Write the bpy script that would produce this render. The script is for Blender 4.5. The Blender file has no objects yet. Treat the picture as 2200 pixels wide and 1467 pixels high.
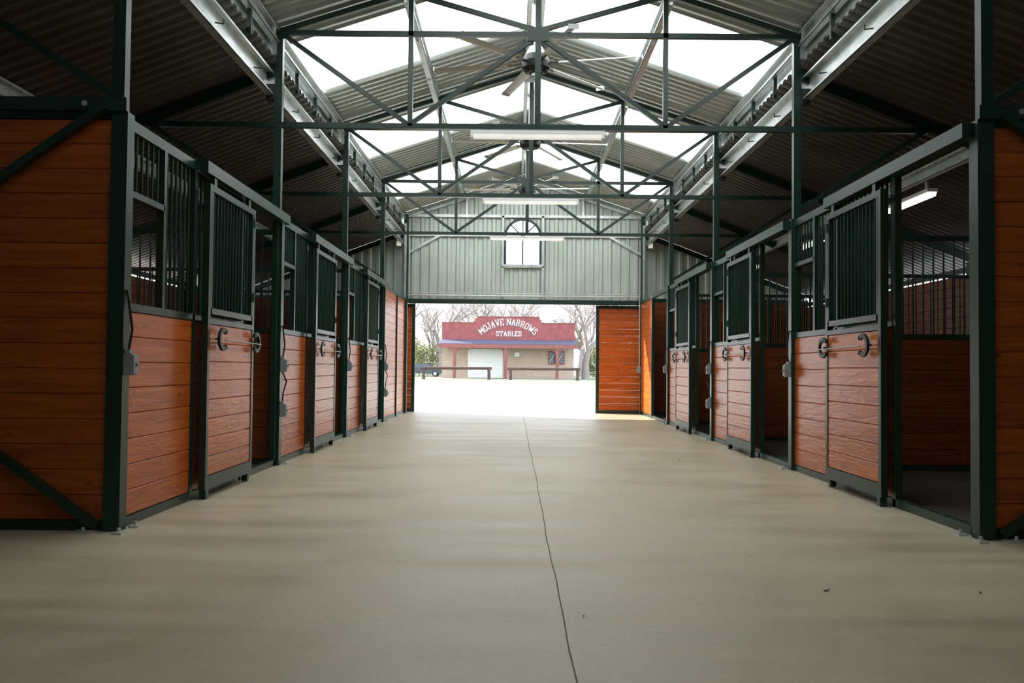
import bpy, math, random
from mathutils import Vector, Matrix
random.seed(7)
R=random.random
sc=bpy.context.scene
# ------------------------------------------------------------------ materials
def new_mat(name):
    m=bpy.data.materials.new(name); m.use_nodes=True
    nt=m.node_tree; b=nt.nodes['Principled BSDF']
    return m,nt,b
def N(nt,t,**kw):
    n=nt.nodes.new(t)
    for k,v in kw.items():
        setattr(n,k,v)
    return n
def ramp(nt,stops):
    r=N(nt,'ShaderNodeValToRGB'); e=r.color_ramp.elements
    while len(e)<len(stops): e.new(0.5)
    for i,(p,c) in enumerate(stops):
        e[i].position=p; e[i].color=(c[0],c[1],c[2],1)
    return r
def simple(name,col,rough=0.5,metal=0.0,var=0.12,scale=6.0,bump=0.0,emit=0,coat=0):
    m,nt,b=new_mat(name)
    tc=N(nt,'ShaderNodeTexCoord'); no=N(nt,'ShaderNodeTexNoise'); no.inputs['Scale'].default_value=scale; no.inputs['Detail'].default_value=5
    nt.links.new(tc.outputs['Object'],no.inputs['Vector'])
    r=ramp(nt,[(0.3,[c*(1-var) for c in col]),(0.7,[min(1,c*(1+var)) for c in col])])
    nt.links.new(no.outputs['Fac'],r.inputs['Fac']); nt.links.new(r.outputs['Color'],b.inputs['Base Color'])
    b.inputs['Roughness'].default_value=rough; b.inputs['Metallic'].default_value=metal
    b.inputs['Coat Weight'].default_value=coat
    if bump:
        bp=N(nt,'ShaderNodeBump'); bp.inputs['Strength'].default_value=bump; bp.inputs['Distance'].default_value=0.01
        nt.links.new(no.outputs['Fac'],bp.inputs['Height']); nt.links.new(bp.outputs['Normal'],b.inputs['Normal'])
    if emit:
        b.inputs['Emission Color'].default_value=(col[0],col[1],col[2],1); b.inputs['Emission Strength'].default_value=emit
    return m
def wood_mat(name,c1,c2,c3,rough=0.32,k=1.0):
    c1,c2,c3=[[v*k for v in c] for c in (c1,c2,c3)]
    m,nt,b=new_mat(name)
    tc=N(nt,'ShaderNodeTexCoord'); at=N(nt,'ShaderNodeAttribute'); at.attribute_name='rnd'
    cm=N(nt,'ShaderNodeCombineXYZ')
    mu=N(nt,'ShaderNodeMath',operation='MULTIPLY'); mu.inputs[1].default_value=37.0
    nt.links.new(at.outputs['Fac'],mu.inputs[0]); nt.links.new(mu.outputs[0],cm.inputs[0]); nt.links.new(mu.outputs[0],cm.inputs[1])
    ad=N(nt,'ShaderNodeVectorMath',operation='ADD'); nt.links.new(tc.outputs['Object'],ad.inputs[0]); nt.links.new(cm.outputs[0],ad.inputs[1])
    mp=N(nt,'ShaderNodeMapping'); mp.inputs['Scale'].default_value=(0.9,0.9,14)
    nt.links.new(ad.outputs[0],mp.inputs['Vector'])
    n1=N(nt,'ShaderNodeTexNoise'); n1.inputs['Scale'].default_value=1.6; n1.inputs['Detail'].default_value=7; n1.inputs['Distortion'].default_value=1.0
    nt.links.new(mp.outputs[0],n1.inputs['Vector'])
    r=ramp(nt,[(0.3,c1),(0.5,c2),(0.7,c3)]); nt.links.new(n1.outputs['Fac'],r.inputs['Fac'])
    mp2=N(nt,'ShaderNodeMapping'); mp2.inputs['Scale'].default_value=(2.2,2.2,4.0); nt.links.new(ad.outputs[0],mp2.inputs['Vector'])
    vo=N(nt,'ShaderNodeTexVoronoi'); vo.inputs['Scale'].default_value=1.7; nt.links.new(mp2.outputs[0],vo.inputs['Vector'])
    rk=ramp(nt,[(0.04,(0.22,0.16,0.16)),(0.12,(1,1,1))]); nt.links.new(vo.outputs['Distance'],rk.inputs['Fac'])
    mx=N(nt,'ShaderNodeMix',data_type='RGBA',blend_type='MULTIPLY'); mx.inputs[0].default_value=0.9
    nt.links.new(r.outputs['Color'],mx.inputs[6]); nt.links.new(rk.outputs['Color'],mx.inputs[7])
    rv=ramp(nt,[(0,(0.82,0.80,0.80)),(1,(1.0,1.0,1.0))]); nt.links.new(at.outputs['Fac'],rv.inputs['Fac'])
    mx2=N(nt,'ShaderNodeMix',data_type='RGBA',blend_type='MULTIPLY'); mx2.inputs[0].default_value=1
    nt.links.new(mx.outputs[2],mx2.inputs[6]); nt.links.new(rv.outputs['Color'],mx2.inputs[7])
    nt.links.new(mx2.outputs[2],b.inputs['Base Color'])
    b.inputs['Roughness'].default_value=rough
    n4=N(nt,'ShaderNodeTexNoise'); n4.inputs['Scale'].default_value=3.0; n4.inputs['Detail'].default_value=3; n4.inputs['Distortion'].default_value=1.5
    mp4=N(nt,'ShaderNodeMapping'); mp4.inputs['Scale'].default_value=(1.3,1.3,5); nt.links.new(ad.outputs[0],mp4.inputs['Vector']); nt.links.new(mp4.outputs[0],n4.inputs['Vector'])
    sm=N(nt,'ShaderNodeMath',operation='ADD'); nt.links.new(n1.outputs['Fac'],sm.inputs[0]); nt.links.new(n4.outputs['Fac'],sm.inputs[1])
    bp=N(nt,'ShaderNodeBump'); bp.inputs['Strength'].default_value=0.3; bp.inputs['Distance'].default_value=0.014
    nt.links.new(sm.outputs[0],bp.inputs['Height']); nt.links.new(bp.outputs['Normal'],b.inputs['Normal'])
    return m
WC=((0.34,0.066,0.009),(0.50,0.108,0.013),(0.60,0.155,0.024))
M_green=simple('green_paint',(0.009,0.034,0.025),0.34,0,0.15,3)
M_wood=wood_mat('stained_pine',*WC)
M_wood_dim=wood_mat('stained_pine_end_dim',*WC,rough=.45,k=.80)  # same pine toned down: weak light on the end panels put into the colour
M_wood_shade=wood_mat('stained_pine_interior_shade',*WC,rough=.5,k=.42)  # same pine darkened: the dimness inside the stalls is in the colour
M_galv=simple('galvanized_steel',(0.60,0.64,0.64),0.34,0.6,0.18,5)
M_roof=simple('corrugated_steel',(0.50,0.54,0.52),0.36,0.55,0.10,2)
M_sroof_shade=simple('corrugated_steel_shaded',(0.15,0.145,0.145),0.45,0.4,0.2,2)  # grey steel darkened: shade under the unlit side roofs is in the colour
M_gable=simple('gable_steel',(0.56,0.63,0.59),0.42,0.3,0.10,1.5)
M_black=simple('black_plastic',(0.015,0.016,0.017),0.45)
M_greybox=simple('grey_enclosure',(0.26,0.28,0.29),0.5)
M_iron=simple('dark_iron',(0.02,0.025,0.025),0.4,0.6)
M_rod=simple('steel_rod',(0.30,0.32,0.32),0.4,0.6)
M_blade=simple('fan_blade_aluminium',(0.50,0.50,0.47),0.4,0.3)
M_tube=simple('lamp_tube',(1.0,0.95,0.84),0.4,emit=1.6)
M_tubeoff=simple('lamp_diffuser',(0.90,0.90,0.84),0.4,emit=0.45)
M_white=simple('white_paint',(0.8,0.8,0.78),0.5,var=0.04)
M_leaf=simple('dry_leaf_brown',(0.16,0.09,0.04),0.8)
M_mat=simple('stall_floor_mat',(0.045,0.038,0.032),0.8,var=0.3,scale=3)
M_skyglow=simple('fibreglass_skylight_glow',(0.95,0.98,0.98),0.5,var=0.02,emit=3.6)  # panels emit on their own, standing in for daylight through the fibreglass
# concrete
M_conc,nt,b=new_mat('concrete_floor')
tc=N(nt,'ShaderNodeTexCoord')
n1=N(nt,'ShaderNodeTexNoise'); n1.inputs['Scale'].default_value=0.5; n1.inputs['Detail'].default_value=7; n1.inputs['Roughness'].default_value=0.6; n1.inputs['Distortion'].default_value=0.6
n2=N(nt,'ShaderNodeTexNoise'); n2.inputs['Scale'].default_value=30; n2.inputs['Detail'].default_value=8; n2.inputs['Roughness'].default_value=0.7
mp=N(nt,'ShaderNodeMapping'); mp.inputs['Scale'].default_value=(0.30,2.4,1)
n3=N(nt,'ShaderNodeTexNoise'); n3.inputs['Scale'].default_value=1.4; n3.inputs['Detail'].default_value=6
for n in (n1,n2): nt.links.new(tc.outputs['Object'],n.inputs['Vector'])
nt.links.new(tc.outputs['Object'],mp.inputs['Vector']); nt.links.new(mp.outputs[0],n3.inputs['Vector'])
r1=ramp(nt,[(0.3,(0.36,0.305,0.195)),(0.5,(0.45,0.395,0.270)),(0.72,(0.49,0.44,0.31))]); nt.links.new(n1.outputs['Fac'],r1.inputs['Fac'])
r2=ramp(nt,[(0.3,(0.84,0.84,0.84)),(0.7,(1,1,1))]); nt.links.new(n2.outputs['Fac'],r2.inputs['Fac'])
r3=ramp(nt,[(0.3,(0.84,0.83,0.82)),(0.6,(1,1,1))]); nt.links.new(n3.outputs['Fac'],r3.inputs['Fac'])
a=N(nt,'ShaderNodeMix',data_type='RGBA',blend_type='MULTIPLY'); a.inputs[0].default_value=1
c=N(nt,'ShaderNodeMix',data_type='RGBA',blend_type='MULTIPLY'); c.inputs[0].default_value=1
nt.links.new(r1.outputs['Color'],a.inputs[6]); nt.links.new(r2.outputs['Color'],a.inputs[7])
nt.links.new(a.outputs[2],c.inputs[6]); nt.links.new(r3.outputs['Color'],c.inputs[7]); nt.links.new(c.outputs[2],b.inputs['Base Color'])
rr=ramp(nt,[(0.3,(0.40,)*3),(0.7,(0.58,)*3)]); nt.links.new(n3.outputs['Fac'],rr.inputs['Fac']); nt.links.new(rr.outputs['Color'],b.inputs['Roughness'])
bp=N(nt,'ShaderNodeBump'); bp.inputs['Strength'].default_value=0.06; bp.inputs['Distance'].default_value=0.003
nt.links.new(n2.outputs['Fac'],bp.inputs['Height']); nt.links.new(bp.outputs['Normal'],b.inputs['Normal'])
M_joint=simple('joint_groove',(0.15,0.12,0.08),0.9)  # brown bottom of the floor joint groove
# outdoor ground
M_ground,nt,b=new_mat('sandy_ground')
tc=N(nt,'ShaderNodeTexCoord'); n1=N(nt,'ShaderNodeTexNoise'); n1.inputs['Scale'].default_value=0.12; n1.inputs['Detail'].default_value=8
nt.links.new(tc.outputs['Object'],n1.inputs['Vector'])
sx=N(nt,'ShaderNodeSeparateXYZ'); nt.links.new(tc.outputs['Object'],sx.inputs[0])
mr=N(nt,'ShaderNodeMapRange'); mr.inputs[1].default_value=38; mr.inputs[2].default_value=62; mr.inputs[3].default_value=-0.25; mr.inputs[4].default_value=0.18
nt.links.new(sx.outputs[1],mr.inputs[0])
ad=N(nt,'ShaderNodeMath',operation='ADD'); nt.links.new(n1.outputs['Fac'],ad.inputs[0]); nt.links.new(mr.outputs[0],ad.inputs[1])
r1=ramp(nt,[(0.45,(0.50,0.46,0.39)),(0.62,(0.150,0.170,0.095))]); nt.links.new(ad.outputs[0],r1.inputs['Fac']); nt.links.new(r1.outputs['Color'],b.inputs['Base Color'])
b.inputs['Roughness'].default_value=0.9
# brick
M_brick,nt,b=new_mat('tan_block')
tc=N(nt,'ShaderNodeTexCoord'); mp=N(nt,'ShaderNodeMapping'); mp.inputs['Rotation'].default_value=(math.radians(90),0,0)
br=N(nt,'ShaderNodeTexBrick'); br.inputs['Color1'].default_value=(0.56,0.42,0.34,1); br.inputs['Color2'].default_value=(0.48,0.36,0.28,1); br.inputs['Mortar'].default_value=(0.36,0.28,0.23,1)
br.inputs['Scale'].default_value=1; br.inputs['Brick Width'].default_value=0.4; br.inputs['Row Height'].default_value=0.2; br.inputs['Mortar Size'].default_value=0.012
nt.links.new(tc.outputs['Object'],mp.inputs['Vector']); nt.links.new(mp.outputs[0],br.inputs['Vector']); nt.links.new(br.outputs['Color'],b.inputs['Base Color'])
b.inputs['Roughness'].default_value=0.9
M_red=simple('red_siding',(0.30,0.082,0.080),0.7,var=0.15,scale=2)
M_redp=simple('red_brown_post',(0.26,0.085,0.07),0.7)
M_shingle=simple('dark_shingle',(0.10,0.085,0.125),0.8)
M_log=simple('weathered_log',(0.10,0.055,0.045),0.85,var=0.3)
M_bark=simple('bare_bark',(0.32,0.27,0.25),0.9,var=0.2)
M_bush=simple('olive_foliage',(0.24,0.24,0.10),0.8,var=0.4,scale=1.5)
M_car=simple('dark_car_paint',(0.03,0.04,0.055),0.25,0.3,coat=0.6)
M_glass=simple('dark_window_glass',(0.07,0.09,0.11),0.1)
M_hill=simple('hazy_hill',(0.42,0.40,0.38),0.95,var=0.15,scale=0.05)

# ------------------------------------------------------------------ mesh builder
class MB:
    def __init__(s): s.v=[];s.f=[];s.m=[];s.r=[];s.sm=[]
    def add(s,vs,fs,mat=0,rnd=None,smooth=False):
        o=len(s.v); s.v+= [tuple(p) for p in vs]
        if rnd is None: rnd=R()
        for f in fs:
            s.f.append([i+o for i in f]); s.m.append(mat); s.r.append(rnd); s.sm.append(smooth)
    def box(s,x0,x1,y0,y1,z0,z1,mat=0):
        x0,x1=sorted((x0,x1)); y0,y1=sorted((y0,y1)); z0,z1=sorted((z0,z1))
        s.add([(x0,y0,z0),(x1,y0,z0),(x1,y1,z0),(x0,y1,z0),(x0,y0,z1),(x1,y0,z1),(x1,y1,z1),(x0,y1,z1)],
              [(0,3,2,1),(4,5,6,7),(0,1,5,4),(1,2,6,5),(2,3,7,6),(3,0,4,7)],mat)
    def beam(s,p,q,w,h,mat=0,up=(0,0,1)):
        p=Vector(p);q=Vector(q);d=(q-p).normalized();u=Vector(up)
        if abs(d.dot(u))>0.98: u=Vector((0,1,0))
        sd=d.cross(u).normalized(); u=sd.cross(d).normalized()
        a=sd*w/2;b_=u*h/2
        s.add([p-a-b_,p+a-b_,p+a+b_,p-a+b_,q-a-b_,q+a-b_,q+a+b_,q-a+b_],
              [(0,1,2,3),(7,6,5,4),(0,4,5,1),(1,5,6,2),(2,6,7,3),(3,7,4,0)],mat)
    def cyl(s,p,q,r,mat=0,n=8,r2=None,caps=True,smooth=True):
        p=Vector(p);q=Vector(q);d=(q-p).normalized();u=Vector((0,0,1))
        if abs(d.dot(u))>0.98:u=Vector((0,1,0))
        a=d.cross(u).normalized(); b_=a.cross(d)
        if r2 is None:r2=r
        vs=[p+(a*math.cos(2*math.pi*i/n)+b_*math.sin(2*math.pi*i/n))*r for i in range(n)]+[q+(a*math.cos(2*math.pi*i/n)+b_*math.sin(2*math.pi*i/n))*r2 for i in range(n)]
        s.add(vs,[(i,(i+1)%n,n+(i+1)%n,n+i) for i in range(n)],mat,smooth=smooth)
        if caps: s.add(vs,[tuple(range(n-1,-1,-1)),tuple(range(n,2*n))],mat)
    def tube(s,pts,r,mat=0,n=6):
        for i in range(len(pts)-1): s.cyl(pts[i],pts[i+1],r,mat,n)
    def prism(s,pts,off,mat=0):
        n=len(pts); off=Vector(off)
        vs=[Vector(p) for p in pts]; vs=vs+[v+off for v in vs]
        s.add(vs,[tuple(range(n-1,-1,-1)),tuple(range(n,2*n))]+[(i,(i+1)%n,n+(i+1)%n,n+i) for i in range(n)],mat)
    def planks(s,axis,a0,a1,t0,t1,z0,z1,mat=0,ph=0.15):
        a0,a1=sorted((a0,a1)); t0,t1=sorted((t0,t1))
        n=max(1,round((z1-z0)/ph)); h=(z1-z0)/n; c=0.006
        for i in range(n):
            a,b_=z0+i*h+0.001,z0+(i+1)*h-0.001
            pr=[(t0,a+c),(t0,b_-c),(t0+c,b_),(t1-c,b_),(t1,b_-c),(t1,a+c),(t1-c,a),(t0+c,a)]
            if axis=='y': vs=[(t,a0,z) for t,z in pr]+[(t,a1,z) for t,z in pr]
            else: vs=[(a0,t,z) for t,z in pr]+[(a1,t,z) for t,z in pr]
            s.add(vs,[(k,(k+1)%8,8+(k+1)%8,8+k) for k in range(8)]+[tuple(range(7,-1,-1)),tuple(range(8,16))],mat)
    def build(s,name,mats,loc=None,parent=None,recalc=True):
        me=bpy.data.meshes.new(name); me.from_pydata(s.v,[],s.f)
        for m in mats: me.materials.append(m)
        me.polygons.foreach_set('material_index',s.m); me.polygons.foreach_set('use_smooth',s.sm)
        at=me.attributes.new('rnd','FLOAT','FACE'); at.data.foreach_set('value',s.r)
        me.update()
        if recalc:
            import bmesh
            bm=bmesh.new(); bm.from_mesh(me); bmesh.ops.recalc_face_normals(bm,faces=bm.faces); bm.to_mesh(me); bm.free()
        ob=bpy.data.objects.new(name,me); bpy.context.collection.objects.link(ob)
        if loc: ob.location=loc
        if parent: ob.parent=parent
        return ob

BAY=3.68; Y0=5.5
BL=[Y0+BAY*k for k in range(-3,5)]   # -5.54 ... 20.22
B=BL[3:]
XA=2.6; XO=6.26
YEND=B[4]; YS=BL[0]
ridge=5.27; eave=4.42
SL=(ridge-eave)/XA
SS=0.38; SZ=4.02

# ------------------------------------------------------------------ floor
def wob(y):
    return 0.004*math.sin(y*0.9)+0.003*math.sin(y*3.1+1)+0.0015*math.sin(y*9)-.01
mb=MB()
ys=[YS-0.5+i*0.15 for i in range(int((YEND+0.75-(YS-0.5))/0.15)+1)]
g=0.003
for i in range(len(ys)-1):
    a,b_=ys[i],ys[i+1]
    mb.add([(-XO-.2,a,0),(wob(a)-g,a,0),(wob(b_)-g,b_,0),(-XO-.2,b_,0)],[(0,1,2,3)],0)
    mb.add([(wob(a)+g,a,0),(XO+.2,a,0),(XO+.2,b_,0),(wob(b_)+g,b_,0)],[(0,1,2,3)],0)
    mb.add([(wob(a)-.02,a,-.004),(wob(a)+.02,a,-.004),(wob(b_)+.02,b_,-.004),(wob(b_)-.02,b_,-.004)],[(0,1,2,3)],1)
    for sgn in (-1,1):
        mb.add([(wob(a)+sgn*g,a,0),(wob(a)+sgn*g,a,-.004),(wob(b_)+sgn*g,b_,-.004),(wob(b_)+sgn*g,b_,0)],[(0,1,2,3)],0)
mb.build('floor',[M_conc,M_joint],recalc=False)
mb=MB(); mb.add([(-300,-60,-.03),(300,-60,-.03),(300,400,-.03),(-300,400,-.03)],[(0,1,2,3)],0)
mb.build('ground',[M_ground],recalc=False)
for s_ in (-1,1):
    for k in range(4):
        mb=MB(); mb.box(s_*(XA+.10),s_*(XO-.08),B[k]+.06,B[k+1]-.06 if k<3 else B[k+1]-.2,0.0,.012,0)
        mb.build('rubber_floor_mat',[M_mat])

# ------------------------------------------------------------------ roof sheets
PITCH=0.16
def prof(y0,y1,p=PITCH,h=0.036):
    out=[];y=y0
    while y<y1-1e-6:
        for dy,dz in ((0,0),(p*.32,0),(p*.45,h),(p*.87,h)):
            if y+dy<=y1: out.append((y+dy,dz))
        y+=p
    out.append((y1,0)); return out
def is_sky(y):
    t=(y-Y0)%BAY
    return 0.55<t<2.3 and y>Y0-BAY
for sgn,nm in ((-1,'left'),(1,'right')):
    mb=MB(); pr=prof(YS-.4,YEND+.4)
    xe=2.92
    for (ya,za),(yb,zb) in zip(pr,pr[1:]):
        ym_=(ya+yb)/2
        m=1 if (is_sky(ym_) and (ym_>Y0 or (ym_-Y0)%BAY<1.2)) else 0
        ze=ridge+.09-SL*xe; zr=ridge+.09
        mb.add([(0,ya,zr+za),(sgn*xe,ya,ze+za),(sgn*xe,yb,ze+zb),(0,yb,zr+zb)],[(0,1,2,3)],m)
    mb.build('ceiling_monitor_'+nm,[M_roof,M_skyglow],recalc=False)
    mb=MB()
    for (ya,za),(yb,zb) in zip(pr,pr[1:]):
        xi,xo=2.66,6.75
        zi=SZ+.09-SS*(xi-XA); zo=SZ+.09-SS*(xo-XA)
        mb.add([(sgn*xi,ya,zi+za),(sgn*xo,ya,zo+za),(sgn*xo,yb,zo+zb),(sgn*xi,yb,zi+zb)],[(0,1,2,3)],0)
    mb.build('ceiling_aisle_'+nm,[M_sroof_shade],recalc=False)
mb=MB()
for s_ in (-1,1):
    mb.add([(0,YS-.4,ridge+.135),(s_*.22,YS-.4,ridge+.135-.07),(s_*.22,YEND+.4,ridge+.135-.07),(0,YEND+.4,ridge+.135)],[(0,1,2,3)],0)
mb.build('roof_ridge_cap',[M_galv],recalc=False)

# ------------------------------------------------------------------ longitudinal steel
def cpurlin(mb,x,z,y0,y1,h,w,sgn,mat=0,tilt=0):
    t=.006
    mb.box(x,x+sgn*t,y0,y1,z-h/2,z+h/2,mat)
    mb.box(x,x-sgn*w,y0,y1,z-h/2,z-h/2+t,mat)
    mb.box(x,x-sgn*w,y0,y1,z+h/2-t,z+h/2,mat)
    mb.box(x-sgn*w,x-sgn*(w-t),y0,y1,z-h/2,z-h/2+.025,mat)
    mb.box(x-sgn*w,x-sgn*(w-t),y0,y1,z+h/2-.025,z+h/2,mat)
for sgn,nm in ((-1,'left'),(1,'right')):
    mb=MB()
    for k in range(len(BL)-1):
        a,b_=BL[k]+.045,BL[k+1]-.045
        cpurlin(mb,sgn*1.38,ridge-SL*1.38+.0,a,b_,.16,.07,sgn)
        cpurlin(mb,sgn*.05,ridge-.03,a,b_,.16,.05,-sgn)
        for t in (.3,.7):
            yy=a+(b_-a)*t
            mb.box(sgn*1.34,sgn*1.37,yy-.03,yy+.03,ridge-SL*1.38-.1,ridge-SL*1.38+.02,0)
    mb.build('roof_purlin',[M_galv])
    mb=MB()
    cpurlin(mb,sgn*2.70,4.36,YS,YEND,.16,.06,sgn)
    mb.box(sgn*2.74,sgn*2.75,YS,YEND,4.10,4.50,0)
    mb.add([(sgn*2.67,YS,4.11),(sgn*2.745,YS,4.24),(sgn*2.745,YEND,4.24),(sgn*2.67,YEND,4.11)],[(0,1,2,3)],0)
    for k in range(len(BL)-1):
        for t in (.25,.5,.75):
            yy=BL[k]+BAY*t
            mb.box(sgn*2.66,sgn*2.70,yy-.02,yy+.02,4.05,4.30,1)
    mb.build('wall_clerestory_'+nm,[M_galv,M_green])
    mb=MB()
    cpurlin(mb,sgn*2.76,3.87,YS,YEND,.25,.07,sgn)
    for k in range(len(BL)-1):
        for t in (.2,.5,.8):
            yy=BL[k]+BAY*t
            mb.cyl((sgn*2.69,yy,3.80),(sgn*2.62,yy,3.79),.006,1,6)
            mb.cyl((sgn*2.62,yy,3.79),(sgn*2.62,yy,3.83),.006,1,6)
    mb.build('eave_header_beam',[M_galv,M_iron])
    mb=MB()
    for xx in (4.55,):
        zz=SZ-SS*(xx-XA)+.02
        for k in range(len(BL)-1):
            cpurlin(mb,sgn*xx,zz,BL[k]+.05,BL[k+1]-.05,.16,.06,sgn)
    mb.build('aisle_roof_purlin',[M_galv])

# ------------------------------------------------------------------ trusses
G=0.055
for k,y in enumerate(BL):
    if k in (0,7): continue
    mb=MB()
    zl=3.45; zu=4.40
    for s_ in (-1,1):
        mb.box(s_*(XA+.0),s_*(XA+.075),y-.037,y+.037,2.53,4.40,0)
        if k<3: mb.box(s_*(XA-.03),s_*(XA+.07),y-.05,y+.05,0,2.53,0)
        mb.beam((s_*(XA+.07),y,eave-.02),(0,y,ridge-.02),G,G)
        mb.beam((s_*1.3,y,zl),(s_*1.3,y,ridge-SL*1.3-.03),.05,.05)
        mb.beam((s_*XA,y,zu-.02),(s_*1.32,y,zl+.02),.045,.045)
        mb.beam((s_*1.3,y,zl+.02),(s_*.02,y,zu-.02),.045,.045)
        mb.beam((s_*1.3,y,ridge-SL*1.3-.03),(s_*.02,y,zu+.05),.045,.045)
        mb.beam((s_*(XA+.05),y,SZ-.01),(s_*6.55,y,SZ-SS*(6.55-XA)-.01),.05,.11)
        mb.beam((s_*(XA+.05),y,2.62),(s_*3.95,y,zl),.045,.045)
        mb.box(s_*(XA+.075),s_*(XA+.16),y-.05,y+.05,3.70,3.86,1)
        mb.box(s_*(XA+.06),s_*(XA+.10),y-.06,y+.06,4.16,4.36,2)
    mb.beam((-3.97,y,zl),(3.97,y,zl),.05,.055)
    mb.beam((-XA,y,zu),(XA,y,zu),.05,.05)
    mb.beam((0,y,zl),(0,y,ridge-.03),.06,.06)
    mb.box(-.09,.09,y-.035,y-.03,ridge-.2,ridge-.03,2)
    mb.box(-.11,.11,y-.034,y-.026,zu-.07,zu+.07,0)
    mb.build('roof_truss',[M_green,M_black,M_galv])

# ------------------------------------------------------------------ gable walls
WX,WZ0,WZ1,WR=.40,3.31,3.93,.40
WCX=-.04
def gable(y,window=True,dz=2.50):
    mb=MB(); p=.2
    cr=0.03
    xs=[];x=-XO
    while x<XO:
        for dx,dy in ((0,0),(.03,cr),(.11,cr),(.14,0)): xs.append((x+dx,dy))
        x+=p
    xs=[q for q in xs if q[0]<XO]
    def dyat(x):
        t=(x+XO)%p
        if t<.03:return cr*t/.03
        if t<.11:return cr
        if t<.14:return cr*(.14-t)/.03
        return 0
    br=[-XA,XA,0,-2.76,2.76,WCX-WX,WCX+WX]+[WCX-WX+.05*i for i in range(17)]
    allx=sorted(set([round(q[0],4) for q in xs]+[round(v,4) for v in br]+[XO]))
    for xa,xb in zip(allx,allx[1:]):
        if xb-xa<1e-3: continue
        xm=(xa+xb)/2; iv=[]
        def top(x):
            return (ridge+.08-SL*abs(x)) if abs(xm)<2.76 else SZ+.08-SS*(abs(x)-XA)
        zb=dz if abs(xm)<XA else 0
        if window and abs(xm-WCX)<WX:
            arch=lambda x: WZ1+math.sqrt(max(0,WR*WR-(x-WCX)**2))
            iv=[(zb,zb,WZ0,WZ0),(arch(xa),arch(xb),top(xa),top(xb))]
        else: iv=[(zb,zb,top(xa),top(xb))]
        for a0,a1,b0,b1 in iv:
            mb.add([(xa,y+dyat(xa),a0),(xb,y+dyat(xb),a1),(xb,y+dyat(xb),b1),(xa,y+dyat(xa),b0)],[(0,1,2,3)],0)
    return mb
mb=gable(YEND+.06)
yg=YEND
mb.box(-XA,XA,yg-.02,yg+.05,4.36,4.42,1)
mb.box(-XA,WCX-.47,yg-.02,yg+.05,3.93,3.99,1); mb.box(WCX+.47,XA,yg-.02,yg+.05,3.93,3.99,1)
mb.box(WCX-.47,WCX-.42,yg-.02,yg+.05,2.6,4.40,1); mb.box(WCX+.42,WCX+.47,yg-.02,yg+.05,2.6,4.40,1)
mb.box(WCX-.47,WCX+.47,yg-.02,yg+.05,3.24,3.28,1)
for s_ in (-1,1):
    mb.beam((s_*XA,yg+.01,3.55),(s_*1.9,yg+.01,3.95),.05,.05,1)
    mb.beam((s_*XA,yg+.01,eave-.05),(0,yg+.01,ridge-.05),.06,.06,1)
    mb.beam((s_*1.3,yg,4.40),(s_*1.3,yg,4.8),.05,.05,1)
    mb.box(s_*(XA+.0),s_*(XA+.09),yg-.06,yg+.05,0,4.40,2)
    mb.box(s_*(XA+.03),s_*(XA+.08),yg-.09,yg-.06,2.5,4.2,1)
    mb.beam((s_*(XA+.05),yg,SZ-.01),(s_*XO,yg,SZ-SS*(XO-XA)-.01),.05,.10,2)
mb.box(-XA,XA,yg-.05,yg+.05,2.42,2.52,2)
mb.cyl((-XA,yg-.07,2.60),(XA-.02,yg-.07,2.60),.018,1,8)
mb.cyl((-XA,yg-.07,2.65),(XA-.02,yg-.07,2.65),.010,1,8)
mb.cyl((XA-.03,yg-.07,2.60),(XA-.03,yg-.07,1.05),.014,1,8)
mb.cyl((-XA+.03,yg-.07,4.3),(-XA+.03,yg-.07,2.6),.014,1,8)
mb.cyl((-XA,yg-.03,4.02),(-.6,yg-.03,4.02),.012,1,8)
mb.box(XA-.09,XA-.01,yg-.12,yg-.06,.92,1.06,3)
mb.build('wall_back',[M_gable,M_galv,M_green,M_greybox],recalc=False)
mb=gable(YS-.06,False)
mb.build('wall_front',[M_gable],recalc=False)
mb=MB(); yw=YEND+.03
def arcpts(r,n=20): return [(WCX+r*math.cos(math.pi*i/n),WZ1+r*math.sin(math.pi*i/n)) for i in range(n+1)]
oi=arcpts(WR+.02);ii=arcpts(WR-.03)
for i in range(20):
    q=[oi[i],oi[i+1],ii[i+1],ii[i]]
    mb.prism([(a_,yw-.03,b_) for a_,b_ in q],(0,.08,0),0)
mb.box(WCX-WX-.02,WCX-WX+.03,yw-.03,yw+.05,WZ0,WZ1,0);mb.box(WCX+WX-.03,WCX+WX+.02,yw-.03,yw+.05,WZ0,WZ1,0)
mb.box(WCX-WX-.05,WCX+WX+.05,yw-.06,yw+.05,WZ0-.05,WZ0,1)
mb.box(WCX-.015,WCX+.015,yw-.01,yw+.02,WZ0,WZ1,0)
mb.box(WCX-WX,WCX+WX,yw-.01,yw+.02,WZ1-.02,WZ1+.015,0)
for an in (45,90,135):
    mb.beam((WCX,yw,WZ1),(WCX+WR*math.cos(math.radians(an)),yw,WZ1+WR*math.sin(math.radians(an))),.025,.025,0)
mb.build('window_1',[M_green,M_galv])

# outer side walls
for s_,nm in ((-1,'left'),(1,'right')):
    mb=MB()
    for k in range(0,7):
        a,b_=BL[k],BL[k+1]
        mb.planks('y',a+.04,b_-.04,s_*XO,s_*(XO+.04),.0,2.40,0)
        mb.box(s_*(XO-.05),s_*(XO+.05),a-.04,a+.04,0,2.56,1)
    mb.box(s_*(XO-.05),s_*(XO+.05),YEND-.08,YEND,0,2.56,1)
    mb.box(s_*(XO-.02),s_*(XO+.06),YS,YEND,2.42,2.50,1)
    mb.build('wall_'+nm,[M_wood_shade,M_green])

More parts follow.
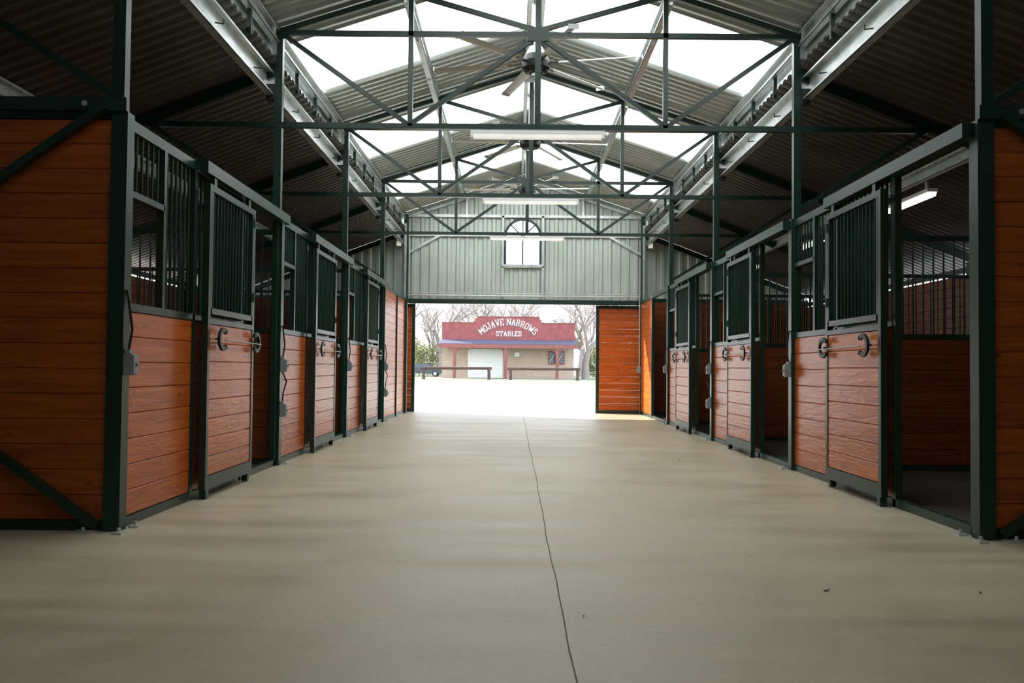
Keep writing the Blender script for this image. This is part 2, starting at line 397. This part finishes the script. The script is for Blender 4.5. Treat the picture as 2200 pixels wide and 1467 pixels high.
# ------------------------------------------------------------------ stall fronts
ZW=1.33; ZT=2.45
def stall_front(s_,k,kind='stall'):
    a,b_=B[k],B[k+1]; L=b_-a
    Y=(lambda u:a+u*L) if s_<0 else (lambda u:b_-u*L)
    xi,xo=s_*XA,s_*(XA+.05)
    mb=MB()
    mb.box(s_*(XA-.03),s_*(XA+.07),a-.05,a+.05,0,2.53,1)
    mb.box(xi,xo,a+.05,b_-.05,ZT,2.52,1)
    mb.box(xi,xo,a+.05,b_-.05,0,.06,1)
    for dy in (-.12,.12):
        if k==0 or dy>0:
            mb.box(s_*(XA-.09),s_*(XA-.03),a+dy-.04,a+dy+.04,0,.012,2)
            mb.cyl((s_*(XA-.06),a+dy,.0),(s_*(XA-.06),a+dy,.035),.012,2,6)
    if kind=='stall':
        def vbox(u,z0,z1,w=.05): mb.box(xi,xo,Y(u)-w/2,Y(u)+w/2,z0,z1,1)
        u1,u2=.335,.662
        ya,yb=sorted((Y(0.0)+( .05 if s_<0 else -.05),Y(u2)))
        mb.planks('y',ya,yb,s_*(XA+.008),s_*(XA+.045),.06,ZW,0)
        mb.box(xi,xo,ya,yb,ZW,ZW+.05,1)
        vbox(u1,.06,ZT); vbox(u2,0,ZT,.06); 
        um=.175
        vbox(um,ZW+.05,ZT,.045)
        y1,y2=sorted((Y(0.012),Y(um)))
        mb.box(xi,xo,y1,y2,2.04,2.08,1)
        def bars(ua,ub,z0,z1,n):
            for i in range(1,n):
                yy=Y(ua+(ub-ua)*i/n); mb.cyl((s_*(XA+.025),yy,z0),(s_*(XA+.025),yy,z1),.010,1,6,caps=False)
        bars(.012,um,2.08,ZT,7); bars(um,u1,ZW+.05,ZT,7); bars(u1,u2,ZW+.05,ZT,14)
        y1,y2=sorted((Y(.325),Y(1.0)))
        mb.box(s_*(XA-.10),s_*(XA-.04),y1,y2,2.43,2.52,1)
        mb.box(s_*(XA-.04),s_*(XA),y1,y1+.05,2.46,2.52,1); mb.box(s_*(XA-.04),s_*(XA),y2-.1,y2-.05,2.46,2.52,1)
        u3=.975
        vbox(u3,0,ZT,.05)
    elif kind=='solid':
        ym=(a+b_)/2
        mb.planks('y',a+.05,ym-.03,s_*(XA+.008),s_*(XA+.045),.06,ZT,0); mb.planks('y',ym+.03,b_-.07,s_*(XA+.008),s_*(XA+.045),.06,ZT,0)
        mb.box(s_*(XA-.02),xo,ym-.03,ym+.03,0,ZT,1)
        mb.box(s_*(XA-.05),s_*XA,b_-.5,b_-.42,0,ZT,1)
    elif kind=='door':
        ym=a+.55*L
        mb.planks('y',ym,b_-.07,s_*(XA+.008),s_*(XA+.045),.06,ZT,0)
        mb.box(s_*(XA-.01),xo,ym-.06,ym,0,ZT,1)
        mb.box(s_*(XA-.01),xo,a+.06,a+.12,0,ZT,1)
    mb.build('stall_front_partition',[M_wood,M_green,M_galv])

def stall_door(s_,k):
    a,b_=B[k],B[k+1]; L=b_-a
    Y=(lambda u:a+u*L) if s_<0 else (lambda u:b_-u*L)
    y0,y1=sorted((Y(.34),Y(.665)))
    xi,xo=s_*(XA-.10),s_*(XA-.05)
    x0,x1=sorted((xi,xo))
    mb=MB()
    z0,zt=.07,2.36
    mb.box(x0,x1,y0,y0+.05,z0,zt,1); mb.box(x0,x1,y1-.05,y1,z0,zt,1)
    mb.box(x0,x1,y0+.05,y1-.05,zt-.05,zt,1); mb.box(x0,x1,y0+.05,y1-.05,z0,z0+.10,1)
    mb.box(x0,x1,y0+.05,y1-.05,1.31,1.35,1)
    mb.box(x0,x1,y0+.05,y1-.05,1.385,1.43,1)
    mb.box(x0,x1,y0+.055,y0+.085,1.385,zt-.055,1); mb.box(x0,x1,y1-.085,y1-.055,1.385,zt-.055,1)
    xm=(x0+x1)/2
    n=13
    for i in range(1,n):
        yy=y0+.085+(y1-y0-.17)*i/n
        mb.cyl((xm,yy,1.43),(xm,yy,zt-.05),.010,1,6,caps=False)
    mb.planks('y',y0+.05,y1-.05,x0+.006,x1-.006,z0+.10,1.31,0)
    for zz in (1.55,2.2): mb.cyl((xi,y1-.05,zz),(xi,y1-.05,zz+.08),.012,1,8)
    for yy in (y0+.15,y1-.15):
        mb.box(x0+.01,x1-.01,yy-.03,yy+.03,zt,2.425,1)
    xf=xi-s_*.035
    def shoe(yc,zc,sg):
        pts=[]
        for i in range(17):
            t=-1+2*i/16; an=t*math.radians(122)
            pts.append((xf,yc+sg*(.100*math.cos(an)),zc+.074*math.sin(an)*(1 if abs(t)<.8 else .90)))
        for i in range(16): mb.beam(pts[i],pts[i+1],.034,.020,2,up=(1,0,0))
        for p_ in (pts[0],pts[-1]): mb.box(p_[0]-.010,p_[0]+.010,p_[1]-.020,p_[1]+.020,p_[2]-.016,p_[2]+.016,2)
    yn=y0+.26; yf=y1-.05
    shoe(yn,1.2,-1); shoe(yf,1.2,1)
    mb.cyl((xf-s_*.014,yn+.02,1.195),(xf-s_*.014,yf+.10,1.185),.0055,3,8)
    for yy in (yn-.095,yf+.0): mb.cyl((xi,yy,1.2),(xf,yy,1.2),.008,2,6)
    mb.box(x0,x1,y0+.02,y0+.08,.0,.07,1); mb.cyl((x0-.0,y1-.1,.035),(x1,y1-.1,.035),.03,1,10)
    mb.build('sliding_stall_door',[M_wood,M_green,M_iron,M_rod])

for k in range(3):
    for s_ in (-1,1):
        stall_front(s_,k); stall_door(s_,k)
stall_front(-1,3,'solid'); stall_front(1,3,'door')

# partitions
for k in range(5):
    for s_ in (-1,1):
        mb=MB(); y=B[k]
        if k==4: y-=.12
        xa,xb=s_*(XA+.075),s_*(XO-.06)
        full=(k in (0,4))
        xm=s_*(XA+XO)/2
        if full:
            mb.planks('x',xa,xb,y-.02,y+.02,.06,2.49,0)
            mb.box(xa,xb,y-.03,y+.03,2.49,2.56,1); mb.box(xa,xb,y-.03,y+.03,0,.06,1)
        else:
            mb.planks('x',xa,xb,y-.02,y+.02,.06,ZW,0)
            mb.box(xa,xb,y-.025,y+.025,0,.06,1); mb.box(xa,xb,y-.025,y+.025,ZW,ZW+.05,1); mb.box(xa,xb,y-.025,y+.025,2.33,2.38,1)
            mb.box(xm-.03,xm+.03,y-.028,y+.028,0,2.38,1)
            n=34
            for i in range(1,n):
                x=xa+(xb-xa)*i/n
                if abs(x-xm)>.04: mb.cyl((x,y,ZW+.05),(x,y,2.33),.010,1,6,caps=False)
        if k==0:
            c0=s_*(XA+.10)
            mb.beam((c0,y-.06,2.56),(s_*(XO-.1),y-.06,.10),.045,.06,1,up=(0,1,0))
            mb.beam((c0,y-.045,.03),(s_*(XO-.1),y-.045,2.45),.045,.06,1,up=(0,1,0))
            mb.box(s_*(XA-.03),s_*(XO),y-.075,y-.03,2.53,2.61,1)
            mb.cyl((s_*(XA+.22),y-.085,2.57),(s_*(XA+.22),y-.075,2.57),.018,2,8)
            mb.box(s_*(XA+.1),s_*(XA+.22),y-.14,y-.05,0,.012,2); mb.cyl((s_*(XA+.16),y-.1,.0),(s_*(XA+.16),y-.1,.035),.012,2,6)
        mb.build('stall_partition',[M_wood_dim if k==0 else M_wood_shade,M_green,M_galv])

# ------------------------------------------------------------------ end sliding doors
def enddoor(x0,x1,name,yb=YEND+.13):
    mb=MB(); y0,y1=yb,yb+.06
    z0,z1=.0,2.42
    mb.box(x0,x0+.07,y0,y1,z0,z1,1);mb.box(x1-.07,x1,y0,y1,z0,z1,1)
    mb.box(x0+.07,x1-.07,y0,y1,z0,z0+.07,1);mb.box(x0+.07,x1-.07,y0,y1,z1-.07,z1,1)
    mb.planks('x',x0+.07,x1-.07,y0+.01,y1-.01,z0+.07,z1-.07,0)
    mb.build(name,[M_wood,M_green])
enddoor(1.62,4.28,'door_1'); enddoor(-5.1,-2.44,'door_2')
enddoor(-2.66,-.005,'door_3',YS-.19); enddoor(.005,2.66,'door_4',YS-.19)
mb=MB(); mb.box(-5.2,5.2,YEND+.10,YEND+.22,2.44,2.50,0); mb.build('trim_1',[M_green])
mb=MB(); mb.box(-5.2,5.2,YS-.22,YS-.10,2.44,2.50,0); mb.build('trim_2',[M_green])

# ------------------------------------------------------------------ junction boxes
def jbox(s_,y,zs,cable_up):
    mb=MB(); x=s_*(XA-.03); sg=-s_
    for i,z in enumerate(zs):
        mb.box(x,x+sg*.05,y-.04,y+.04,z-.065,z+.065,0)
        mb.box(x+sg*.05,x+sg*.062,y-.035,y+.035,z-.055,z+.055,0)
        mb.cyl((x+sg*.066,y-.01,z),(x+sg*.066,y+.01,z),.012,0,8)
        mb.box(x,x+sg*.03,y-.02,y+.02,z+.065,z+.09,0)
    z=zs[0]+.09
    pts=[(x+sg*.015,y,z),(x+sg*.03,y+.01,z+.12),(x+sg*.012,y-.01,z+.3),(x+sg*.008,y-.03,cable_up)]
    mb.tube(pts,.008,1)
    if len(zs)>1:
        mb.tube([(x+sg*.015,y,zs[0]-.065),(x+sg*.05,y+.02,zs[0]-.16),(x+sg*.03,y-.02,zs[0]-.26),(x+sg*.015,y,zs[1]+.08)],.008,1)
    mb.build('electrical_box',[M_greybox,M_black])
jbox(-1,B[0],[1.0],1.45); jbox(-1,B[1],[1.0,.55],1.4); jbox(-1,B[2],[1.0],1.4); jbox(-1,B[3],[1.0,.52],1.4)
jbox(1,B[1],[1.0],1.4); jbox(1,B[2],[1.0,.52],1.4); jbox(1,B[3],[1.0],1.4)

# ------------------------------------------------------------------ fans
def fan(y,z,rot):
    mb=MB()
    top=ridge-.02
    mb.cyl((0,0,top-z),(0,0,.16),.025,1,12)
    mb.box(-.08,.08,-.08,.08,top-z-.06,top-z,1)
    mb.cyl((0,0,.20),(0,0,.10),.07,1,20,r2=.13)
    mb.cyl((0,0,.10),(0,0,.02),.13,0,24,r2=.165)
    mb.cyl((0,0,.02),(0,0,-.05),.165,0,24,r2=.16)
    mb.cyl((0,0,-.05),(0,0,-.10),.16,0,24,r2=.10)
    for i in range(12):
        an=i*math.pi/6; c_,s2=math.cos(an),math.sin(an)
        mb.beam((.05*c_,.05*s2,-.104),(.135*c_,.135*s2,-.083),.012,.012,0)
    mb.cyl((0,0,-.10),(0,0,-.115),.05,1,16)
    for i in range(6):
        an=math.radians(rot+60*i); d=Vector((math.cos(an),math.sin(an),0)); p=Vector((-d.y,d.x,0))
        mb.beam(d*.14+Vector((0,0,.0)),d*.32+Vector((0,0,.0)),.05,.012,0)
        def sec(r,w):
            c0=d*r
            return [c0-p*w*.5+Vector((0,0,-.012)),c0-p*w*.2+Vector((0,0,.012)),c0+p*w*.2+Vector((0,0,.022)),c0+p*w*.5+Vector((0,0,.016)),c0+p*w*.2+Vector((0,0,.004)),c0-p*w*.2+Vector((0,0,-.008))]
        A=sec(.27,.12);C=sec(1.2,.10)
        mb.add(A+C,[(q,(q+1)%6,6+(q+1)%6,6+q) for q in range(6)]+[(5,4,3,2,1,0),(6,7,8,9,10,11)],2)
        D_=d*1.2; 
        mb.beam(D_-p*.055,D_+p*.06+Vector((0,0,.012)),.012,.05,1)
    mb.build('ceiling_fan',[M_black,M_galv,M_blade],loc=(0,y,z))
fan(10.25,4.46,-13); fan(13.85,4.46,5); fan(17.5,4.46,-5)

# ------------------------------------------------------------------ strip lights
def strip(x,y,z,axis,L=1.34,on=True,hang=.04):
    mb=MB()
    if axis=='x':
        mb.box(-L/2,L/2,-.06,.06,.035,.065,0); mb.box(-L/2-.01,-L/2+.02,-.065,.065,-.01,.065,0); mb.box(L/2-.02,L/2+.01,-.065,.065,-.01,.065,0)
        mb.prism([(-L/2+.02,-.055,.035),(-L/2+.02,-.04,-.005),(-L/2+.02,.04,-.005),(-L/2+.02,.055,.035)],(L-.04,0,0),1)
        for xx in (-L*.38,L*.38): mb.box(xx-.015,xx+.015,-.015,.015,.065,.065+hang,2)
    else:
        mb.box(-.06,.06,-L/2,L/2,.02,.06,0)
        mb.prism([(-.05,-L/2,.02),(-.035,-L/2,-.03),(.035,-L/2,-.03),(.05,-L/2,.02)],(0,L,0),1)
        for yy in (-L*.38,L*.38): mb.box(-.015,.015,yy-.015,yy+.015,.06,.06+hang,2)
    mb.build('strip_light',[M_white,M_tube if on else M_tubeoff,M_galv],loc=(x,y,z))
for k in (1,2,3): strip(0,B[k],3.34,'x',on=False,hang=.018)
for k in (1,2,3):
    strip(4.55,B[k]+1.75,3.04,'y',1.2,True,.10)
for s_ in (-1,1):
    mb=MB(); mb.box(-.05,.05,-.05,.06,-.06,.06,0); mb.prism([(-.05,-.05,-.06),(.05,-.05,-.06),(.04,-.09,-.02),(-.04,-.09,-.02)],(0,0,.06),1)
    mb.build('wall_light',[M_white,M_tubeoff],loc=(s_*2.80,YEND-.06,3.75))

# ------------------------------------------------------------------ debris
for (px,py,sz,an) in ((1775,1265,.020,.4),(1258,1320,.008,1),(1460,987,.02,2),(1440,1043,.012,.2),(2103,1270,.012,.9)):
    Z=1950/(py-790-(px-1100)*.0095); X=(px-1104)/1950*Z-.22
    mb=MB(); pts=[]
    for i in range(9):
        t=i/8*math.pi; pts.append((math.cos(t)*sz,math.sin(t)*sz*.4,.004+.003*math.sin(3*t)))
    for i in range(1,8):
        t=math.pi-i/8*math.pi; pts.append((math.cos(t)*sz,-math.sin(t)*sz*.35,.002+.004*abs(math.sin(2*t))))
    n=len(pts); pts.append((0,0,.0))
    mb.add(pts,[(i,(i+1)%n,n) for i in range(n)],0); mb.build('dry_leaf',[M_leaf],loc=(X,Z,.001),recalc=False).rotation_euler=(0,0,an)

# ------------------------------------------------------------------ stables building outside
YB=88.0
def bx(px): return (px-1104)*YB/1950-.22
def bz(py): return 1+(790-py)*YB/1950
mb=MB()
xl,xr=bx(950),bx(1233)
mb.box(xl,xr,YB,YB+9,-.05,bz(735),0)
n=64
for i in range(n):
    a=xl-.05+(xr-xl+.1)*i/n; c2=xl-.05+(xr-xl+.1)*(i+1)/n; xm=(a+c2)/2
    c_=bx(1091); d=abs(xm-c_); top=5.33 if d>3.35 else (5.92 if d<3.0 else 5.92-(d-3.0)/.35*.5)
    mb.box(a+.008,c2-.008,YB-.10,YB,3.35,top,1)
    mb.box(c2-.02,c2+.02,YB-.125,YB-.10,3.35,top,1)
def capline(x0,x1,z): mb.box(x0,x1,YB-.16,YB+.02,z,z+.07,2)
capline(xl-.1,bx(1091)-3.3,5.33); capline(bx(1091)+3.3,xr+.1,5.33); capline(bx(1091)-3.05,bx(1091)+3.05,5.92)
yp=YB-2.2
mb.prism([(xl-.2,YB-.13,3.72),(xl-.2,yp,3.28),(xl-.2,yp,3.18),(xl-.2,YB-.13,3.60)],(xr-xl+.4,0,0),3)
mb.box(xl-.2,xr+.2,yp-.04,yp,2.86,3.22,2)
for px in (980,1087,1195):
    mb.box(bx(px)-.14,bx(px)+.14,yp+.02,yp+.30,-.04,2.95,2)
    for dx in (-.6,.6): mb.beam((bx(px)+dx,yp+.16,2.92),(bx(px),yp+.16,2.35),.1,.1,2)
rx0,rx1=bx(1008),bx(1078)
nn=18
for i in range(nn):
    z=.0+2.66*i/nn
    mb.prism([(rx0,YB-.02,z),(rx0,YB-.06,z+.03),(rx0,YB-.06,z+.10),(rx0,YB-.02,z+2.66/nn)],(rx1-rx0,0,0),4)
mb.box(rx0-.1,rx0,YB-.08,YB,-.0,2.75,4);mb.box(rx1,rx1+.1,YB-.08,YB,0,2.75,4);mb.box(rx0-.1,rx1+.1,YB-.08,YB,2.66,2.8,4)
wx0,wx1=bx(1179),bx(1212)
mb.box(wx0,wx1,YB-.03,YB,1.45,2.6,5)
for q in (wx0,(wx0+wx1)/2,wx1): mb.box(q-.05,q+.05,YB-.07,YB-.0,1.4,2.65,2)
for q in (1.42,2.62): mb.box(wx0,wx1,YB-.07,YB,q-.05,q+.05,2)
for q in ((wx0,(wx0+wx1)/2),((wx0+wx1)/2,wx1)):
    mb.beam((q[0],YB-.045,1.45),(q[1],YB-.045,2.6),.03,.03,4)
mb.box(bx(1106),bx(1116),YB-.03,YB,2.1,2.5,4)
LET={
'M':(1.25,[(.2,0,.2,1),(1.05,0,1.05,1),(.2,1,.62,.3),(1.05,1,.62,.3)],[(0,.4,0),(.85,1.25,0),(0,.3,1),(.95,1.25,1)]),
'O':(1.0,[(.15,.3,.15,.7),(.85,.3,.85,.7),(.15,.7,.35,.95),(.35,.95,.65,.95),(.65,.95,.85,.7),(.15,.3,.35,.05),(.35,.05,.65,.05),(.65,.05,.85,.3)],[]),
'J':(.85,[(.6,.25,.6,1),(.6,.25,.42,.05),(.42,.05,.22,.1),(.22,.1,.12,.35)],[(.35,.85,1)]),
'A':(1.1,[(.2,0,.55,1),(.9,0,.55,1),(.32,.35,.78,.35)],[(0,.42,0),(.68,1.1,0)]),
'V':(1.1,[(.2,1,.55,0),(.9,1,.55,0)],[(0,.42,1),(.68,1.1,1)]),
'E':(.9,[(.2,0,.2,1),(.2,.95,.8,.95),(.2,.05,.8,.05),(.2,.5,.6,.5),(.8,.75,.8,1),(.8,0,.8,.25)],[(0,.3,0),(0,.3,1)]),
'N':(1.15,[(.2,0,.2,1),(.95,0,.95,1),(.2,1,.95,0)],[(0,.4,0),(0,.3,1),(.75,1.15,1)]),
'R':(1.05,[(.2,0,.2,1),(.2,.95,.65,.95),(.65,.95,.82,.75),(.82,.75,.65,.5),(.65,.5,.2,.5),(.5,.5,.9,0)],[(0,.4,0),(0,.3,1),(.75,1.05,0)]),
'W':(1.4,[(.2,1,.42,0),(.7,.85,.42,0),(.7,.85,.98,0),(1.2,1,.98,0)],[(0,.4,1),(1.0,1.4,1)]),
'S':(.85,[(.72,.72,.6,.95),(.6,.95,.25,.95),(.25,.95,.13,.75),(.13,.75,.25,.55),(.25,.55,.6,.47),(.6,.47,.73,.28),(.73,.28,.6,.05),(.6,.05,.25,.05),(.25,.05,.12,.28)],[]),
'T':(1.0,[(.5,0,.5,1),(.08,.95,.92,.95),(.08,.72,.08,1),(.92,.72,.92,1)],[(.28,.72,0)]),
'B':(.95,[(.2,0,.2,1),(.2,.95,.6,.95),(.6,.95,.75,.75),(.75,.75,.6,.52),(.2,.52,.6,.52),(.6,.52,.8,.28),(.8,.28,.62,.05),(.2,.05,.62,.05)],[(0,.3,0),(0,.3,1)]),
'L':(.85,[(.2,0,.2,1),(.2,.05,.78,.05),(.78,0,.78,.3)],[(0,.42,1),(0,.3,0)]),
'·':(.5,[(.15,.5,.35,.5)],[]),' ':(.55,[],[])}
def letter(ch,org,ex,ez,sw,sh,yy):
    w,st,se=LET[ch]
    for x1,z1,x2,z2 in st:
        p=org+ex*(x1*sw)+ez*(z1*sh); q=org+ex*(x2*sw)+ez*(z2*sh)
        d=(q-p).normalized(); th=.21*sw if abs((z2-z1)*sh)>abs((x2-x1)*sw)*.7 else .13*sw
        mb.beam(p-d*th*.2,q+d*th*.2,.05,th,4,up=Vector((-d.z,0,d.x)))
    for a,c2,t in se:
        z=t*sh+( .04 if t==0 else -.04)*sh
        mb.beam(org+ex*a*sw+ez*z,org+ex*c2*sw+ez*z,.05,.1*sh,4,up=ez)
def arc_text(txt,cx,ztop,width,h,Rr,yy):
    tot=sum(LET[c][0] for c in txt)+.12*(len(txt)-1)
    half=math.asin(min(.95,width/2/Rr)); sw=2*half*Rr/tot; pos=0
    for c in txt:
        w=LET[c][0]; s=(pos+w/2)*sw; th=-half+s/Rr
        ex=Vector((math.cos(th),0,-math.sin(th))); ez=Vector((math.sin(th),0,math.cos(th)))
        cen=Vector((cx,yy,ztop-Rr))+ez*(Rr-h)
        letter(c,cen-ex*w*sw/2,ex,ez,sw,h,yy); pos+=w+.12
arc_text('MOJAVE NARROWS',bx(1091),5.80,5.95,.66,4.4,YB-.16)
def flat_text(txt,cx,z,width,h,yy):
    tot=sum(LET[c][0] for c in txt)+.1*(len(txt)-1); sw=width/tot; x=cx-width/2
    for c in txt:
        letter(c,Vector((x,yy,z)),Vector((1,0,0)),Vector((0,0,1)),sw,h,yy); x+=(LET[c][0]+.1)*sw
flat_text('· STABLES',bx(1088),4.06,2.95,.5,YB-.16)
mb.build('stables_building',[M_brick,M_red,M_redp,M_shingle,M_white,M_glass])

YH=78
for x0,x1 in ((-8.1,-2.2),(-.65,5.4)):
    mb=MB()
    mb.cyl((x0-.1,YH,.93),(x1+.1,YH,.95),.13,0,12,r2=.12)
    for x in (x0+.15,x1-.15): mb.cyl((x,YH,-.05),(x,YH,.95),.15,0,10,r2=.13)
    mb.cyl((x0-.05,YH+.1,.62),(x0-.05,YH+.1,.66),.1,0,8)
    mb.build('hitching_rail',[M_log])
mb=MB()
for i in range(12):
    x=7+i*2.2; mb.cyl((x,92,-.05),(x,92,1.0),.07,0,6)
    for z in (.4,.85):
        if i<11: mb.cyl((x,92,z),(x+2.2,92,z),.05,0,6)
mb.build('log_fence',[M_log])
mb=MB()
prof_=[(-2.2,.35),(-2.2,.75),(-1.9,.92),(-1.2,.98),(-.6,1.42),(.6,1.45),(1.35,1.02),(2.0,.92),(2.2,.7),(2.2,.35)]
mb.prism([(x,-.85,z) for x,z in prof_],(0,1.7,0),0)
mb.prism([(x,-.86,z) for x,z in [(-1.0,1.0),(-.52,1.36),(.0,1.38),(.0,1.0)]],(0,1.72,0),1)
mb.prism([(x,-.86,z) for x,z in [(.08,1.0),(.08,1.38),(.56,1.38),(1.15,1.0)]],(0,1.72,0),1)
for x in (-1.35,1.4):
    for y in (-.9,.66):
        mb.cyl((x,y,.33),(x,y+.24,.33),.33,2,20); mb.cyl((x,y-.01,.33),(x,y+.25,.33),.18,3,14)
mb.build('parked_car',[M_car,M_glass,M_black,M_galv],loc=(-10.2,100,-.03))
def tree(mb,p,d,L,r,dep):
    q=p+d*L*.5; d2=(d+Vector((random.gauss(0,.12),random.gauss(0,.12),.05))).normalized(); e=q+d2*L*.5
    n=6 if dep>4 else 3
    mb.cyl(p,q,r,0,n,r2=r*.88,caps=False); mb.cyl(q,e,r*.88,0,n,r2=r*.72,caps=False)
    if dep==0: return
    for i in range(3 if R()<.55 else 2):
        ax=Vector((random.gauss(0,1),random.gauss(0,1),random.gauss(0,.35))).normalized()
        nd=(d2+ax*random.uniform(.45,.85)+Vector((0,0,.08))).normalized()
        tree(mb,e if R()<.75 else q,nd,L*random.uniform(.68,.86),r*random.uniform(.5,.68),dep-1)
tmeshes=[]
for i in range(3):
    mb=MB(); random.seed(20+i); tree(mb,Vector((0,0,-.1)),Vector((0,0,1)),2.9,.38,7)
    ob=mb.build('bare_tree',[M_bark],recalc=False); tmeshes.append(ob.data)
    if i==0: ob.location=(6.9,90,0)
    if i==1: ob.location=(-9.5,112,0); 
    if i==2: ob.location=(8.5,118,0); ob.scale=(1.2,1.2,1.2)
for i,(x,y,s,rz) in enumerate([(-6,120,1.1,1),(-2,125,1.2,2),(3,122,1.1,3),(-14,118,1.2,4),(-19,125,1.3,5),(14,115,1.2,1.4),(20,124,1.3,2.4),(-11,135,1.4,.4),(11,138,1.5,3.4),(0,140,1.3,5),(-26,130,1.3,2),(28,130,1.3,2)]):
    ob=bpy.data.objects.new('bare_tree',tmeshes[i%3]); bpy.context.collection.objects.link(ob); ob.location=(x,y,0); ob.scale=(s,s,s); ob.rotation_euler=(0,0,rz)
random.seed(5)
bm_=None
for i,(x,y,s) in enumerate([(-10.5,104,1.3),(-13,108,1.6),(8.6,96,1.2),(10.5,100,1.5),(15,104,1.6),(-17,110,1.7),(-21,112,1.7),(20,108,1.7)]):
    if bm_ is None:
        mb=MB()
        mb.cyl((0,0,-.1),(0,0,1.2),.12,1,6,r2=.05)
        for j in range(2600):
            th=R()*6.28; ph=math.acos(2*R()-1); rr=(.55+.45*R())*(1+.25*math.sin(3*th)*math.sin(2*ph))
            c_=Vector((1.3*rr*math.sin(ph)*math.cos(th),1.3*rr*math.sin(ph)*math.sin(th),1.45+1.4*rr*math.cos(ph)))
            a_=Vector((random.gauss(0,1),random.gauss(0,1),random.gauss(0,1))).normalized()*.09; b2=a_.cross(Vector((R(),R(),R()+.1))).normalized()*.06
            mb.add([c_-a_,c_+b2,c_+a_,c_-b2],[(0,1,2,3)],0)
        ob=mb.build('bush',[M_bush,M_bark],recalc=False); bm_=ob.data
    else:
        ob=bpy.data.objects.new('bush',bm_); bpy.context.collection.objects.link(ob)
    ob.location=(x,y,0); ob.scale=(s,s,s); ob.rotation_euler=(0,0,i)
mb=MB(); n=60
pts=[(-300+600*i/n, 4+5*abs(math.sin(i*.35))+3*math.sin(i*.9)**2) for i in range(n+1)]
for (xa,za),(xb,zb) in zip(pts,pts[1:]):
    mb.add([(xa,330,-1),(xb,330,-1),(xb,360,zb),(xa,360,za)],[(0,1,2,3)],0)
mb.build('distant_hills',[M_hill],recalc=False)

# ------------------------------------------------------------------ light
w=bpy.data.worlds.new('sky'); sc.world=w; w.use_nodes=True
bg=w.node_tree.nodes['Background']; nt=w.node_tree
tc=N(nt,'ShaderNodeTexCoord'); sx=N(nt,'ShaderNodeSeparateXYZ'); nt.links.new(tc.outputs['Generated'],sx.inputs[0])
r=ramp(nt,[(0.0,(0.95,0.97,1.0)),(0.35,(0.80,0.90,1.0)),(1.0,(0.45,0.65,1.0))]); nt.links.new(sx.outputs[2],r.inputs['Fac']); nt.links.new(r.outputs['Color'],bg.inputs['Color'])
bg.inputs['Strength'].default_value=3.6
sl=bpy.data.lights.new('sun','SUN'); sl.energy=15; sl.angle=math.radians(.6); sl.color=(1,.95,.87)
so=bpy.data.objects.new('sun',sl); bpy.context.collection.objects.link(so)
so.rotation_euler=Vector((.78,-.50,-.50)).to_track_quat('-Z','Y').to_euler()
so.location=(-20,40,40)

# ------------------------------------------------------------------ camera
cd=bpy.data.cameras.new('camera'); cam=bpy.data.objects.new('camera',cd); bpy.context.collection.objects.link(cam)
cd.sensor_width=36; cd.lens=1950/2200*36; cd.clip_end=1000
pitch=math.radians(1.67); roll=math.radians(.55); yaw=math.radians(.12)
cam.matrix_world=Matrix.Translation((-.22,0,1.0))@Matrix.Rotation(yaw,4,'Z')@Matrix.Rotation(math.pi/2+pitch,4,'X')@Matrix.Rotation(roll,4,'Z')
sc.camera=cam
sc.view_settings.view_transform='Standard'
